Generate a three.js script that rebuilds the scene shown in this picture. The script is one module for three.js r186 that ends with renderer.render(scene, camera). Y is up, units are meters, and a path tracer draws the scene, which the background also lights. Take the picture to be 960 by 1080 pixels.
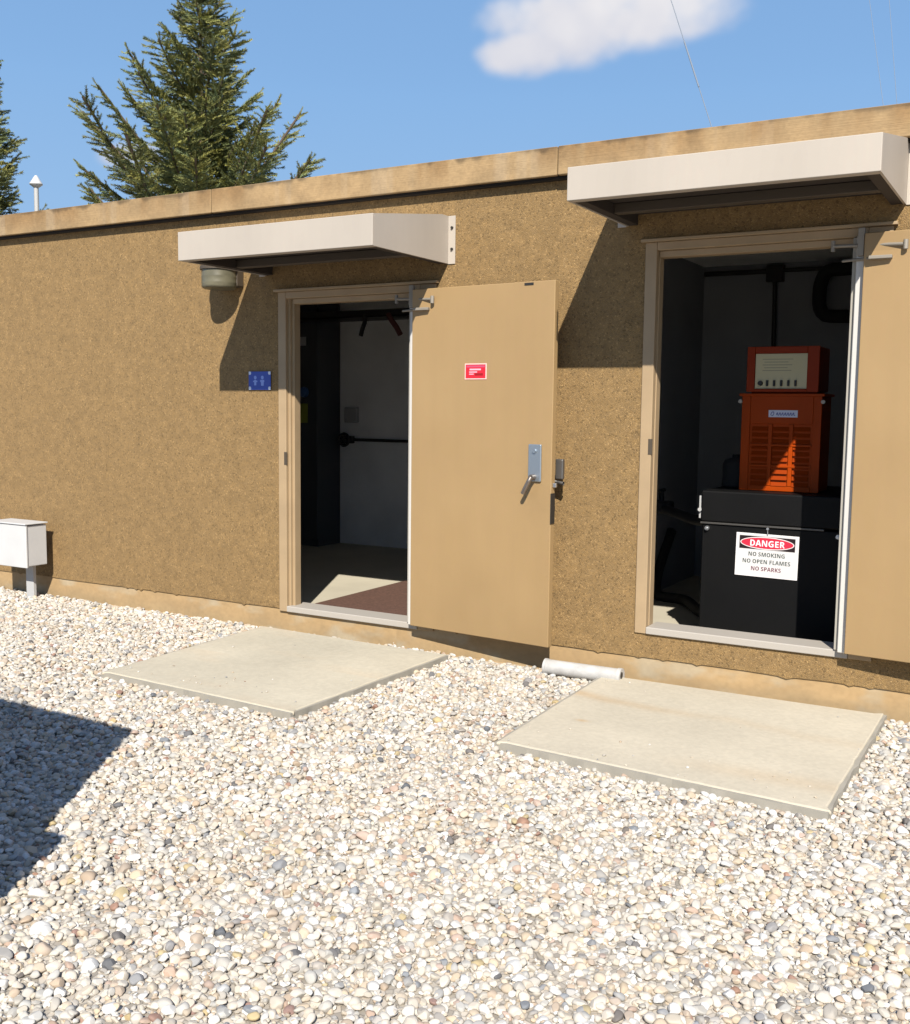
import * as THREE from 'three';
import { RoundedBoxGeometry } from 'three/addons/geometries/RoundedBoxGeometry.js';
import { mergeGeometries, toCreasedNormals } from 'three/addons/utils/BufferGeometryUtils.js';

// ---------- camera ----------
const scene = new THREE.Scene();
const camera = new THREE.PerspectiveCamera(52.12, 910 / 1024, 0.05, 1500);
camera.position.set(3.769, 1.601, 5.760);
camera.rotation.order = 'YXZ';
camera.rotation.set(-0.1002, 0.5232, 0.0118);
camera.updateMatrixWorld();
scene.add(camera);

// ---------- renderer ----------
const renderer = new THREE.WebGLRenderer({ antialias: true });
renderer.setSize(910, 1024);
renderer.toneMapping = THREE.LinearToneMapping;
renderer.toneMappingExposure = 1.6;
renderer.shadowMap.enabled = true;
renderer.shadowMap.type = THREE.PCFSoftShadowMap;

// ---------- seeded randomness and noise ----------
function rng(seed) { let s = seed >>> 0; return () => { s = (s + 0x6D2B79F5) | 0; let t = Math.imul(s ^ (s >>> 15), 1 | s); t = (t + Math.imul(t ^ (t >>> 7), 61 | t)) ^ t; return ((t ^ (t >>> 14)) >>> 0) / 4294967296; }; }
function h3(x, y, s) { let n = Math.imul(x | 0, 374761393) + Math.imul(y | 0, 668265263) + Math.imul(s | 0, 2147483647 ^ 0x27d4eb2d); n = Math.imul(n ^ (n >>> 13), 1274126177); return ((n ^ (n >>> 16)) >>> 0) / 4294967296; }
const sm = (t) => t * t * (3 - 2 * t), lerp = (a, b, t) => a + (b - a) * t, clamp = (v, a = 0, b = 1) => Math.min(b, Math.max(a, v));
const sstep = (a, b, v) => sm(clamp((v - a) / (b - a)));
const mod = (a, n) => ((a % n) + n) % n;
function vnoise(x, y, s, px = 1e9, py = 1e9) {
  const xi = Math.floor(x), yi = Math.floor(y), u = sm(x - xi), v = sm(y - yi);
  const a = h3(mod(xi, px), mod(yi, py), s), b = h3(mod(xi + 1, px), mod(yi, py), s), c = h3(mod(xi, px), mod(yi + 1, py), s), d = h3(mod(xi + 1, px), mod(yi + 1, py), s);
  return lerp(lerp(a, b, u), lerp(c, d, u), v);
}
function fbm(x, y, s, oct, p = 1e9) { let r = 0, a = 0.5, f = 1; for (let i = 0; i < oct; i++) { r += a * vnoise(x * f, y * f, s + i, p * f, p * f); a *= 0.5; f *= 2; } return r / (1 - Math.pow(0.5, oct)); }
function worley(x, y, n, s) { // n x n periodic cells; returns [f1, f2, id]
  const xi = Math.floor(x), yi = Math.floor(y); let f1 = 9, f2 = 9, id = 0;
  for (let j = -1; j <= 1; j++) for (let i = -1; i <= 1; i++) {
    const cx = mod(xi + i, n), cy = mod(yi + j, n), dx = xi + i + h3(cx, cy, s) - x, dy = yi + j + h3(cx, cy, s + 7) - y, d = Math.sqrt(dx * dx + dy * dy);
    if (d < f1) { f2 = f1; f1 = d; id = h3(cx, cy, s + 13); } else if (d < f2) f2 = d;
  }
  return [f1, f2, id];
}
const toS = (c) => Math.round(255 * clamp(c <= 0.0031308 ? c * 12.92 : 1.055 * Math.pow(c, 1 / 2.4) - 0.055));
function dataTex(w, h, fn, srgb = true) { // fn(u, v) -> [r, g, b] linear (colour) or scalar (height)
  const d = new Uint8Array(w * h * 4);
  for (let y = 0; y < h; y++) for (let x = 0; x < w; x++) {
    const c = fn((x + 0.5) / w, (y + 0.5) / h), i = (y * w + x) * 4;
    if (srgb) { d[i] = toS(c[0]); d[i + 1] = toS(c[1]); d[i + 2] = toS(c[2]); } else d[i] = d[i + 1] = d[i + 2] = Math.round(255 * clamp(c));
    d[i + 3] = 255;
  }
  const t = new THREE.DataTexture(d, w, h, THREE.RGBAFormat);
  t.wrapS = t.wrapT = THREE.RepeatWrapping; t.magFilter = THREE.LinearFilter; t.minFilter = THREE.LinearMipmapLinearFilter; t.generateMipmaps = true;
  if (srgb) t.colorSpace = THREE.SRGBColorSpace;
  t.needsUpdate = true; return t;
}

// ---------- sky ----------
{
  const W = 2048, H = 1024, d = new Float32Array(W * H * 4);
  const cloudPart = (az, el, caz, cel, ra, rb, tilt, seed) => {
    const dx = (az - caz) * Math.cos(cel * Math.PI / 180), dy = el - cel, c = Math.cos(tilt), s = Math.sin(tilt);
    const x = (dx * c + dy * s) / ra, y = (-dx * s + dy * c) / rb;
    if (x * x + y * y > 4) return 0;
    const n = fbm(az * 0.5 + 50, el * 0.75 + 50, seed, 6) - 0.5;
    return clamp((1 - (x * x + y * y) + n * 1.25) * 1.1);
  };
  for (let j = 0; j < H; j++) for (let i = 0; i < W; i++) {
    const el = ((j + 0.5) / H - 0.5) * 180, th = ((i + 0.5) / W - 0.5) * 2 * Math.PI;
    const x = Math.cos(th), z = Math.sin(th), az = Math.atan2(x, -z) * 180 / Math.PI;  // az 0 looks along -z, positive to +x
    const e = Math.max(0, el), t = clamp(e / 16), t2 = Math.pow(clamp((e - 16) / 60), 0.7);
    let r = lerp(lerp(0.38, 0.255, t), 0.09, t2), g = lerp(lerp(0.585, 0.465, t), 0.21, t2), b = lerp(lerp(0.84, 0.79, t), 0.50, t2);
    const k = el < 0 ? 0.6 : 1; r *= k; g *= k; b *= k;
    const sun = Math.max(0, (x * 0.463 + z * 0.886) * Math.cos(el * Math.PI / 180) * 0.762 + Math.sin(el * Math.PI / 180) * 0.646), glow = Math.pow(sun, 24) * 0.5;
    r += glow; g += glow * 0.95; b += glow * 0.85;
    if (el > 4 && el < 40) {
      const lump = Math.max(cloudPart(az, el, -21.6, 19.9, 7.0, 2.55, 0.13, 3), cloudPart(az, el, -26.2, 18.0, 2.9, 1.4, 0.10, 5), cloudPart(az, el, -17.6, 20.9, 3.6, 1.5, 0.3, 6), cloudPart(az, el, -22.5, 21.6, 5, 2.2, 0.1, 8));
      const small = 0.75 * cloudPart(az, el, -46.9, 12.4, 1.9, 0.75, 0.1, 9) + 0.6 * cloudPart(az, el, 24, 17, 6, 1.8, 0, 21) + 0.6 * cloudPart(az, el, -78, 22, 7, 2, 0.1, 31);
      const a = sm(clamp(Math.max(lump, small)));
      if (a > 0) {
        const sh = clamp(0.62 + (el - 18.6) * 0.16 + (fbm(az * 0.7 + 9, el * 0.9 + 4, 77, 4) - 0.5) * 0.7);
        const cr = lerp(0.64, 0.89, sh), cg = lerp(0.65, 0.86, sh), cb = lerp(0.74, 0.86, sh);
        r = lerp(r, cr, a * 0.93); g = lerp(g, cg, a * 0.93); b = lerp(b, cb, a * 0.93);
      }
    }
    const o = (j * W + i) * 4; d[o] = r / 1.6; d[o + 1] = g / 1.6; d[o + 2] = b / 1.6; d[o + 3] = 1;
  }
  const sky = new THREE.DataTexture(d, W, H, THREE.RGBAFormat, THREE.FloatType);
  sky.mapping = THREE.EquirectangularReflectionMapping; sky.magFilter = THREE.LinearFilter; sky.minFilter = THREE.LinearFilter; sky.needsUpdate = true;
  scene.background = sky; scene.environment = sky;
}

// ---------- sun ----------
const SUN = new THREE.Vector3(0.522, 0.957, 1).normalize();
const sun = new THREE.DirectionalLight(new THREE.Color(1, 0.94, 0.84), 5.0);
sun.position.copy(SUN).multiplyScalar(40); sun.target.position.set(0, 0, 0);
sun.castShadow = true; sun.shadow.mapSize.set(4096, 4096);
Object.assign(sun.shadow.camera, { left: -12, right: 12, top: 12, bottom: -12, near: 1, far: 90 });
scene.add(sun, sun.target);

// ---------- helpers ----------
const used = new Map();
function numbered(n) { const k = used.get(n) ?? 0; used.set(n, k + 1); return k ? `${n}_${String(k).padStart(3, '0')}` : n; }
function uvm(g, su = 1, sv = su, ox = 0, oy = 0) { // metric box projection
  g = g.index ? g.toNonIndexed() : g; g.computeVertexNormals ? 0 : 0;
  const p = g.attributes.position, uv = new Float32Array(p.count * 2), a = new THREE.Vector3(), b = new THREE.Vector3(), c = new THREE.Vector3();
  for (let i = 0; i < p.count; i += 3) {
    a.fromBufferAttribute(p, i); b.fromBufferAttribute(p, i + 1); c.fromBufferAttribute(p, i + 2);
    const n = b.clone().sub(a).cross(c.clone().sub(a)), X = Math.abs(n.x), Y = Math.abs(n.y), Z = Math.abs(n.z);
    [a, b, c].forEach((q, k) => { const [u, v] = Z >= X && Z >= Y ? [q.x, q.y] : Y >= X ? [q.x, q.z] : [q.z, q.y]; uv[(i + k) * 2] = (u + ox) / su; uv[(i + k) * 2 + 1] = (v + oy) / sv; });
  }
  g.setAttribute('uv', new THREE.BufferAttribute(uv, 2)); return g;
}
const box = (x0, x1, y0, y1, z0, z1, r = 0.004) => {
  const w = x1 - x0, h = y1 - y0, d = z1 - z0, rr = Math.min(r, w / 2.2, h / 2.2, d / 2.2);
  const g = r > 0 ? new RoundedBoxGeometry(w, h, d, 2, rr) : new THREE.BoxGeometry(w, h, d);
  g.translate((x0 + x1) / 2, (y0 + y1) / 2, (z0 + z1) / 2); return g;
};
const rod = (a, b, r, r2 = r, seg = 12) => {
  const A = new THREE.Vector3(...a), B = new THREE.Vector3(...b), g = new THREE.CylinderGeometry(r2, r, A.distanceTo(B), seg);
  g.applyQuaternion(new THREE.Quaternion().setFromUnitVectors(new THREE.Vector3(0, 1, 0), B.clone().sub(A).normalize())); g.translate(...A.add(B).multiplyScalar(0.5).toArray()); return g;
};
const tube = (pts, r, n = 40, tension = 0.15) => new THREE.TubeGeometry(new THREE.CatmullRomCurve3(pts.map((p) => new THREE.Vector3(...p)), false, 'catmullrom', tension), n, r, 10);
const strip = (g) => { for (const k of Object.keys(g.attributes)) if (!['position', 'normal', 'uv'].includes(k)) g.deleteAttribute(k); return g.index ? g.toNonIndexed() : g; };
const join = (...gs) => mergeGeometries(gs.map(strip));
function mesh(name, g, m, parent, tile) { const o = new THREE.Mesh(tile ? uvm(g, ...[].concat(tile)) : g, m); o.name = numbered(name); o.castShadow = o.receiveShadow = true; (parent ?? scene).add(o); return o; }
function part(name, g, m, parent, tile) { const o = new THREE.Mesh(tile ? uvm(g, ...[].concat(tile)) : g, m); o.name = name; o.castShadow = o.receiveShadow = true; parent.add(o); return o; }
function tag(o, label, category, group) { o.userData = { label, category }; if (group) o.userData.group = group; return o; }
function thing(name, label, category, pos = [0, 0, 0], ry = 0, group) { const o = new THREE.Group(); o.name = numbered(name); o.position.set(...pos); o.rotation.y = ry; scene.add(o); return tag(o, label, category, group); }
const C = (r, g, b) => new THREE.Color().setRGB(r, g, b);
const std = (o) => new THREE.MeshStandardMaterial(o);

// ---------- materials ----------
const STUCCO_TILE = 2.4;
const M = {};
{
  const N = 300, W = 2048, F = new Float32Array(W * W * 3);
  for (let y = 0; y < W; y++) for (let x = 0; x < W; x++) { const c = worley((x + 0.5) / W * N, (y + 0.5) / W * N, N, 3), i = (y * W + x) * 3; F[i] = c[0]; F[i + 1] = c[1]; F[i + 2] = c[2]; }
  const at = (u, v) => (Math.floor(v * W) * W + Math.floor(u * W)) * 3;
  const map = dataTex(W, W, (u, v) => {
    const i = at(u, v), f1 = F[i], f2 = F[i + 1], id = F[i + 2], big = fbm(u * 6, v * 6, 91, 4, 6), mid = vnoise(u * 60, v * 60, 17, 60, 60);
    const k = lerp(0.80, 1.03, sstep(0.0, 0.25, f2 - f1)) * lerp(0.85, 1.15, id) * lerp(0.97, 1.03, big) * lerp(0.90, 1.10, mid), w = id > 0.96 ? 1.22 : id < 0.06 ? 0.72 : 1, t = id * 7 % 1;
    return [0.222 * k * w, lerp(0.137, 0.143, t) * k * w, lerp(0.052, 0.062, t) * k * w];
  });
  const bump = dataTex(W, W, (u, v) => { const i = at(u, v); return 0.3 + 0.6 * sstep(0, 0.6, F[i + 1] - F[i]) - 0.1 * F[i] + 0.1 * F[i + 2]; }, false);
  M.stucco = std({ map, bumpMap: bump, bumpScale: 0.0028, roughness: 0.95 });
}
const streakNoise = (u, s) => fbm(u, 3.3, s, 5);
{
  const map = dataTex(2048, 256, (u, v) => { // v 0..1 over 0.17 m, u over 14 m
    const x = u * 14, n = fbm(x * 9, v * 1.6, 5, 5), st = sstep(0.44, 0.68, streakNoise(x * 5, 44)) * sstep(-0.1, 0.9, v + 0.5 * (streakNoise(x * 11, 71) - 0.5)), fine = fbm(x * 70, v * 12, 12, 3);
    const top = sstep(0.80, 1.0, v + 0.40 * (fbm(x * 9, 1, 33, 4) - 0.5));
    const k = lerp(0.74, 1.2, n) * lerp(0.86, 1.14, fine), m = st * 0.95;
    const pale = sstep(0.6, 0.75, streakNoise(x * 7 + 80, 101)) * 0.3;
    let r = lerp(0.295, 0.225, m), g = lerp(0.198, 0.135, m), b = lerp(0.098, 0.057, m);
    r = lerp(r, 0.360, pale); g = lerp(g, 0.285, pale); b = lerp(b, 0.195, pale);
    const dk = lerp(1, 0.34, top * 0.8);
    return [r * k * dk, g * k * dk, b * k * dk];
  });
  M.coping = std({ map, roughness: 0.85, bumpMap: dataTex(1024, 1024, (u, v) => fbm(u * 60, v * 60, 4, 4, 60), false), bumpScale: 0.0012 });
}
{
  const map = dataTex(1024, 256, (u, v) => { // 9 m x 0.25 m
    const x = u * 9, n = fbm(x * 5, v * 3, 15, 5), f = fbm(x * 50, v * 12, 19, 3), dirt = sstep(0.45, 0.0, v + 0.35 * (fbm(x * 6, 2, 61, 4) - 0.5)), st = sstep(0.55, 0.8, fbm(x * 4, v * 2 + 4, 73, 4));
    const k = lerp(0.84, 1.12, n) * lerp(0.9, 1.1, f);
    return [lerp(0.345, 0.36, st) * k * lerp(1, 0.86, dirt), lerp(0.232, 0.285, st) * k * lerp(1, 0.9, dirt), lerp(0.115, 0.185, st) * k * lerp(1, 0.95, dirt)];
  });
  M.plinth = std({ map, roughness: 0.9 });
}
{
  const map = dataTex(1024, 1024, (u, v) => { const n = fbm(u * 4, v * 4, 41, 6, 4), f = fbm(u * 90, v * 90, 43, 2, 90), sp = h3(Math.floor(u * 1024), Math.floor(v * 1024), 2); const k = lerp(0.83, 1.1, n) * lerp(0.93, 1.07, f) * (sp > 0.992 ? 0.7 : 1); const w = sstep(0.5, 0.75, fbm(u * 3 + 2, v * 5, 66, 4, 3)); return [lerp(0.44, 0.45, w) * k, lerp(0.40, 0.39, w) * k, lerp(0.315, 0.295, w) * k]; });
  M.pad = std({ map, roughness: 0.92, bumpMap: dataTex(512, 512, (u, v) => fbm(u * 80, v * 80, 4, 3, 80), false), bumpScale: 0.001 });
  const map2 = dataTex(1024, 1024, (u, v) => { // second slab: 1.6 m square, a rusty streak across its middle
    const n = fbm(u * 4, v * 4, 141, 6, 4), f = fbm(u * 90, v * 90, 43, 2, 90), k = lerp(0.85, 1.08, n) * lerp(0.93, 1.07, f);
    const c = 0.33 + 0.09 * u + 0.05 * (fbm(u * 5, 2, 8, 3) - 0.5), band = Math.exp(-(((v - c) / 0.035) ** 2)) * lerp(0.75, 0.2, sstep(0, 0.55, u)) * lerp(0.5, 1, fbm(u * 12, v * 12, 3, 3)) + 0.25 * Math.exp(-(((v - 0.85 + 0.05 * fbm(u * 4, 1, 5, 3)) / 0.05) ** 2)) * sstep(0.4, 0.8, u);
    const spot = Math.exp(-(((u - 0.17) / 0.02) ** 2 + ((v - 0.62) / 0.012) ** 2)) * 0.7, b = clamp(band + spot);
    return [lerp(0.455, 0.41, b) * k, lerp(0.41, 0.28, b) * k, lerp(0.325, 0.15, b) * k];
  });
  M.pad2 = std({ map: map2, roughness: 0.92, bumpMap: M.pad.bumpMap, bumpScale: 0.001 });
}
{
  const map = dataTex(1024, 1024, (u, v) => { // 2.4 m square, u along the leaf, v up from the ground
    const X = u * 2.4, Y = v * 2.4 , n = fbm(u * 7, v * 7, 51, 5, 7), s = fbm(u * 40, v * 3, 53, 4, 3);
    const grime = Math.exp(-(((X - 0.93) / 0.10) ** 2) - (((Y - 1.16) / 0.22) ** 2)) * 0.16 * fbm(u * 60, v * 60, 3, 3), low = sstep(0.75, 0.2, Y + 0.4 * (fbm(u * 14, v * 5, 9, 4) - 0.5)) * 0.09;
    const k = lerp(0.94, 1.05, n) * lerp(0.97, 1.03, s) * (1 - grime - low);
    return [0.308 * k, lerp(0.201, 0.205, n) * k, lerp(0.092, 0.097, n) * k]; });
  M.door = std({ map, roughness: 0.5, bumpMap: dataTex(512, 512, (u, v) => fbm(u * 8, v * 8, 95, 3, 8), false), bumpScale: 0.002 });
  M.frame = std({ map: dataTex(512, 512, (u, v) => { const n = fbm(u * 8, v * 8, 81, 5, 8); const k = lerp(0.88, 1.1, n); return [0.322 * k, 0.230 * k, 0.133 * k]; }), roughness: 0.6 });
  M.canopy = std({ map: dataTex(1024, 1024, (u, v) => { const n = fbm(u * 6, v * 3, 31, 5, 3), s = fbm(u * 40, v * 2, 37, 3, 2); const k = lerp(0.93, 1.05, n) * lerp(0.985, 1.015, s); return [0.385 * k, 0.340 * k, 0.290 * k]; }), roughness: 0.6 });
}
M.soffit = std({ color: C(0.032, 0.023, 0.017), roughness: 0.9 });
M.sill = std({ color: C(0.346, 0.317, 0.281), roughness: 0.6 });
M.hinge = std({ color: C(0.533, 0.511, 0.482), roughness: 0.45, metalness: 0.1 });
M.seal = std({ color: C(0.32, 0.30, 0.26), roughness: 0.8 });
M.steel = std({ color: C(0.55, 0.56, 0.58), roughness: 0.35, metalness: 0.9 });
M.lock = std({ color: C(0.36, 0.41, 0.46), roughness: 0.4, metalness: 0.8 });
M.darkmetal = std({ color: C(0.03, 0.028, 0.026), roughness: 0.5, metalness: 0.3 });
M.bronze = std({ color: C(0.06, 0.045, 0.03), roughness: 0.6 });
M.black = new THREE.MeshPhysicalMaterial({ specularIntensity: 0.3, map: dataTex(512, 512, (u, v) => { const k = lerp(0.8, 1.25, fbm(u * 6, v * 6, 301, 5, 6)); return [0.0042 * k, 0.0042 * k, 0.0045 * k]; }), roughness: 0.55 });
M.lever = std({ color: C(0.26, 0.22, 0.19), roughness: 0.35, metalness: 0.8 });
M.knob = std({ color: C(0.16, 0.15, 0.14), roughness: 0.4, metalness: 0.7 });
M.copingShade = std({ color: C(0.012, 0.009, 0.007), roughness: 1 });  // near-black shade tone for the strip under the roof edge
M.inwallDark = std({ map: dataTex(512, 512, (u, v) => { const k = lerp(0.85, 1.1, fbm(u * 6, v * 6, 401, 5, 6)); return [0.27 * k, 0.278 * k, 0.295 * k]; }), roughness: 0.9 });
M.cabinet = std({ color: C(0.055, 0.058, 0.065), roughness: 0.5 });
M.wire = std({ color: C(0.16, 0.185, 0.22), roughness: 0.8 });
M.arm = std({ color: C(0.24, 0.215, 0.18), roughness: 0.6, metalness: 0.2 });
M.slabedge = std({ map: dataTex(512, 512, (u, v) => { const k = lerp(0.8, 1.15, fbm(u * 9, v * 9, 461, 5, 9)); return [0.285 * k, 0.265 * k, 0.225 * k]; }), roughness: 0.95 });
M.rubber = std({ color: C(0.012, 0.012, 0.012), roughness: 0.8 });
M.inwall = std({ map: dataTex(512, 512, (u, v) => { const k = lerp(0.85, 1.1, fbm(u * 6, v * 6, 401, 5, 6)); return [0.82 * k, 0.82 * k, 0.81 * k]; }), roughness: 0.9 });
M.infloor = std({ map: dataTex(512, 512, (u, v) => { const k = lerp(0.8, 1.1, fbm(u * 5, v * 5, 411, 6, 5)); return [0.46 * k, 0.42 * k, 0.33 * k]; }), roughness: 0.8 });
M.mat = std({ map: dataTex(512, 512, (u, v) => { const k = lerp(0.6, 1.4, fbm(u * 60, v * 60, 421, 3, 60)); return [0.088 * k, 0.042 * k, 0.028 * k]; }), roughness: 1 });
M.orange = new THREE.MeshPhysicalMaterial({ specularIntensity: 0.25, map: dataTex(512, 512, (u, v) => { const k = lerp(0.88, 1.1, fbm(u * 6, v * 6, 431, 5, 6)); return [0.31 * k, 0.041 * k, 0.001 * k]; }), roughness: 0.45 });
M.orangeDark = new THREE.MeshPhysicalMaterial({ specularIntensity: 0.15, color: C(0.24, 0.03, 0.001), roughness: 0.6 });
M.redorange = new THREE.MeshPhysicalMaterial({ specularIntensity: 0.25, color: C(0.225, 0.026, 0.004), roughness: 0.45 });
M.cream = std({ color: C(0.52, 0.47, 0.29), roughness: 0.6 });
M.whitepaint = std({ map: dataTex(256, 256, (u, v) => { const k = lerp(0.9, 1.04, fbm(u * 5, v * 5, 441, 5, 5)); return [0.50 * k, 0.50 * k, 0.50 * k]; }), roughness: 0.5 });
M.greypaint = std({ color: C(0.38, 0.38, 0.38), roughness: 0.6 });
M.pvc = std({ map: dataTex(256, 256, (u, v) => { const k = lerp(0.7, 1.1, fbm(u * 9, v * 9, 451, 5, 9)); return [0.46 * k, 0.45 * k, 0.435 * k]; }), roughness: 0.45 });

// ---------- ground ----------
{
  const map = dataTex(1024, 1024, (u, v) => { const [f1, f2, id] = worley(u * 50, v * 50, 50, 9); const e = sstep(0, 0.2, f2 - f1), k = lerp(0.55, 1, e) * lerp(0.55, 1.15, id); return [0.46 * k, 0.41 * k, 0.345 * k]; });
  map.repeat.set(1 / 1.3, 1 / 1.3);
  const g = new THREE.PlaneGeometry(800, 800); g.rotateX(-Math.PI / 2);
  const o = mesh('ground', uvm(g, 1), std({ map, roughness: 1 }), scene); o.position.y = -0.0085; o.userData = { kind: 'structure', label: 'pale gravel ground around the shelter' };
}

// ---------- shelter ----------
const D1 = { xo: -0.982, xi: -0.855, xh: 0.170, sill: 0.182, top: 2.333 };
const D2 = { xo: 1.674, xi: 1.767, xh: 2.852, sill: 0.341, top: 2.492 };
const BX0 = -7.2, BX1 = 6.2, BZ = -3.62, ROOF = 3.108, COPB = 2.943;
const shelter = thing('equipment_shelter', 'long tan shelter with rough pebbly walls, flat roof edge and two open doors', 'building');
{
  const holes = [D1, D2].map((d) => [d.xo, d.xh + 0.125, d.sill - 0.042, d.top + 0.040]);
  const r = rng(5), ragY = (x) => 0.157 + 0.009 * (fbm(x * 4 + 50, 1, 5, 4) - 0.5) + (h3(Math.round(x * 40), 1, 8) > 0.93 ? -0.004 - 0.012 * h3(Math.round(x * 40), 2, 8) : 0);
  const piece = (x0, x1, y0, y1) => { // a length of the facing; y0 null = ragged lower edge
    const s = new THREE.Shape(); s.moveTo(x0, y1); s.lineTo(x0, y0 ?? ragY(x0));
    if (y0 == null) for (let x = x0 + 0.025; x < x1 - 0.01; x += 0.025) s.lineTo(x, ragY(x));
    s.lineTo(x1, y0 ?? ragY(x1)); s.lineTo(x1, y1); s.closePath();
    const g = new THREE.ExtrudeGeometry(s, { depth: 0.04, bevelEnabled: false }); g.translate(0, 0, -0.04); return g;
  };
  const T = COPB + 0.05, [h1, h2] = holes, pieces = [piece(BX0, h1[0], null, T), piece(h1[0], h1[1], h1[3], T), piece(h1[1], h2[0], null, T), piece(h2[0], h2[1], h2[3], T), piece(h2[0], h2[1], null, h2[2]), piece(h2[1], BX1, null, T)];
  part('stucco_wall', join(...pieces), M.stucco, shelter, STUCCO_TILE);
  const bx = (x0, x1, y0, y1) => box(x0, x1, y0, y1, -0.172, -0.042, 0);
  part('inner_wall', join(bx(BX0, h1[0], 0.1, T), bx(h1[0], h1[1], h1[3], T), bx(h1[1], h2[0], 0.1, T), bx(h2[0], h2[1], h2[3], T), bx(h2[0], h2[1], 0.1, h2[2]), bx(h2[1], BX1, 0.1, T)), M.inwall, shelter, 2);
  // foundation band: butts under the stucco, stepped round the low threshold
  const ps = new THREE.Shape(); ps.moveTo(BX0, -0.15); ps.lineTo(BX1, -0.15); ps.lineTo(BX1, 0.165); ps.lineTo(holes[0][1], 0.165); ps.lineTo(holes[0][1], 0.138); ps.lineTo(holes[0][0], 0.138); ps.lineTo(holes[0][0], 0.165); ps.lineTo(BX0, 0.165); ps.closePath();
  const pg = new THREE.ExtrudeGeometry(ps, { depth: 0.16, bevelEnabled: false }); pg.translate(0, 0, -0.170);
  part('foundation', uvm(pg, 9, 0.25, 9, 0), M.plinth, shelter);
  part('inner_wall', box(BX0, BX1, -0.1, COPB, BZ, BZ + 0.2, 0), M.stucco, shelter, STUCCO_TILE).userData.label = 'rear wall';
  for (const [a, b] of [[BX0, BX0 + 0.2], [BX1 - 0.2, BX1]]) part('side_wall', box(a, b, -0.1, COPB, BZ + 0.2, -0.172, 0), M.stucco, shelter, STUCCO_TILE);
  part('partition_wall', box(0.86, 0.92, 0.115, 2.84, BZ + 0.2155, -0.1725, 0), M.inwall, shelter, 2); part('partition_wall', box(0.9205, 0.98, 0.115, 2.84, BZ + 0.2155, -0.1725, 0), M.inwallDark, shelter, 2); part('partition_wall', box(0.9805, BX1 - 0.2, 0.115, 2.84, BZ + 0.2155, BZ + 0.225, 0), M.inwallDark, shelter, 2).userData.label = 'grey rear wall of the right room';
  part('partition_wall', box(-4.6, -4.48, 0.115, 2.84, BZ + 0.2, -0.172, 0), M.inwall, shelter, 2);
  part('partition_wall', box(BX0 + 0.2, BX1 - 0.2, 0.115, 2.84, BZ + 0.2005, BZ + 0.215, 0), M.inwall, shelter, 2).userData.label = 'grey inner lining of the rear wall';
  part('floor', box(BX0 + 0.2, BX1 - 0.2, -0.1, 0.115, BZ + 0.2, -0.172, 0), M.infloor, shelter, 2);
  part('ceiling', box(BX0 + 0.2, BX1 - 0.2, 2.84, 2.93, BZ + 0.2, -0.172, 0), M.inwall, shelter, 2);
  part('roof', box(BX0, BX1, COPB + 0.052, ROOF - 0.03, BZ, -0.002, 0), M.coping, shelter, [14, 14]);
  // roof edge in lengths, each a cast piece
  const cuts = [BX0 - 0.06, -4.2, -1.53, 1.147, 3.82, BX1 + 0.06];
  for (let i = 0; i + 1 < cuts.length; i++) {
    const g = box(cuts[i] + 0.003, cuts[i + 1] - 0.003, COPB, ROOF, -0.22, 0.075 + (i === 3 ? 0.004 : 0), 0.008);
    part('coping', uvm(g, 14, 0.17, 7.5, -COPB), M.coping, shelter);
  }
  part('coping', uvm(box(BX0 - 0.06, BX1 + 0.06, COPB, ROOF, BZ - 0.07, BZ + 0.2, 0.008), 14, 0.17, 7.5, -COPB), M.coping, shelter);
  for (const [a, b] of [[BX0 - 0.063, BX0 + 0.2], [BX1 - 0.2, BX1 + 0.063]]) part('coping', uvm(box(a, b, COPB + 0.001, ROOF - 0.001, BZ + 0.201, -0.221, 0.008), 14, 0.17, 7.5, -COPB), M.coping, shelter);
  part('foundation', box(BX0, BX1, -0.15, 0.1, BZ - 0.01, BZ, 0), M.plinth, shelter, [9, 0.25]);

  part('coping_shade_strip', box(BX0, BX1, COPB - 0.016, COPB - 0.0005, 0.0005, 0.05, 0), M.copingShade, shelter);  // dark strip added to deepen the shadow line under the coping
  // doors and frames
  for (const [k, d] of [D1, D2].entries()) {
    const [a, b, c, e] = holes[k], f = new THREE.Group(); f.name = 'door_frame'; shelter.add(f);
    part('jamb', join(box(a, a + 0.068, c, e, -0.10, 0.012, 0.004), box(a + 0.067, d.xi - 0.040, c + 0.04, e - 0.03, -0.10, -0.014, 0.003), box(d.xi - 0.042, d.xi - 0.020, c + 0.04, e - 0.035, -0.10, -0.034, 0.003)), M.frame, f, 1);
    part('jamb', box(d.xh + 0.008, b, c, e, -0.13, 0.012, 0.004), M.frame, f, 1);
    part('header', join(box(a + 0.069, d.xh + 0.007, d.top - 0.005, e, -0.10, 0.0125, 0.004), box(d.xi - 0.02, d.xh + 0.007, d.top - 0.04, d.top - 0.006, -0.10, -0.02, 0.003)), M.frame, f, 1);
    part('drip_edge', box(a - 0.02, b + 0.02, e + 0.001, e + 0.018, 0.001, 0.038, 0.003), M.frame, f, 1);
    part('sill', box(a + 0.069, d.xh + 0.007, c, d.sill, -0.171, 0.018, 0.006), M.sill, f);
    part('hinge_strip', join(box(d.xh - 0.040, d.xh + 0.004, d.sill - 0.006, d.top - 0.004, 0.0135, 0.056, 0.006), box(d.xh - 0.030, d.xh + 0.006, d.sill + 0.002, d.top - 0.008, -0.03, 0.0115, 0.003)), M.hinge, f);
    part('rubber_seal', box(d.xh - 0.062, d.xh - 0.041, d.sill + 0.002, d.top - 0.01, -0.03, 0.03, 0.003), M.seal, f);
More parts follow.
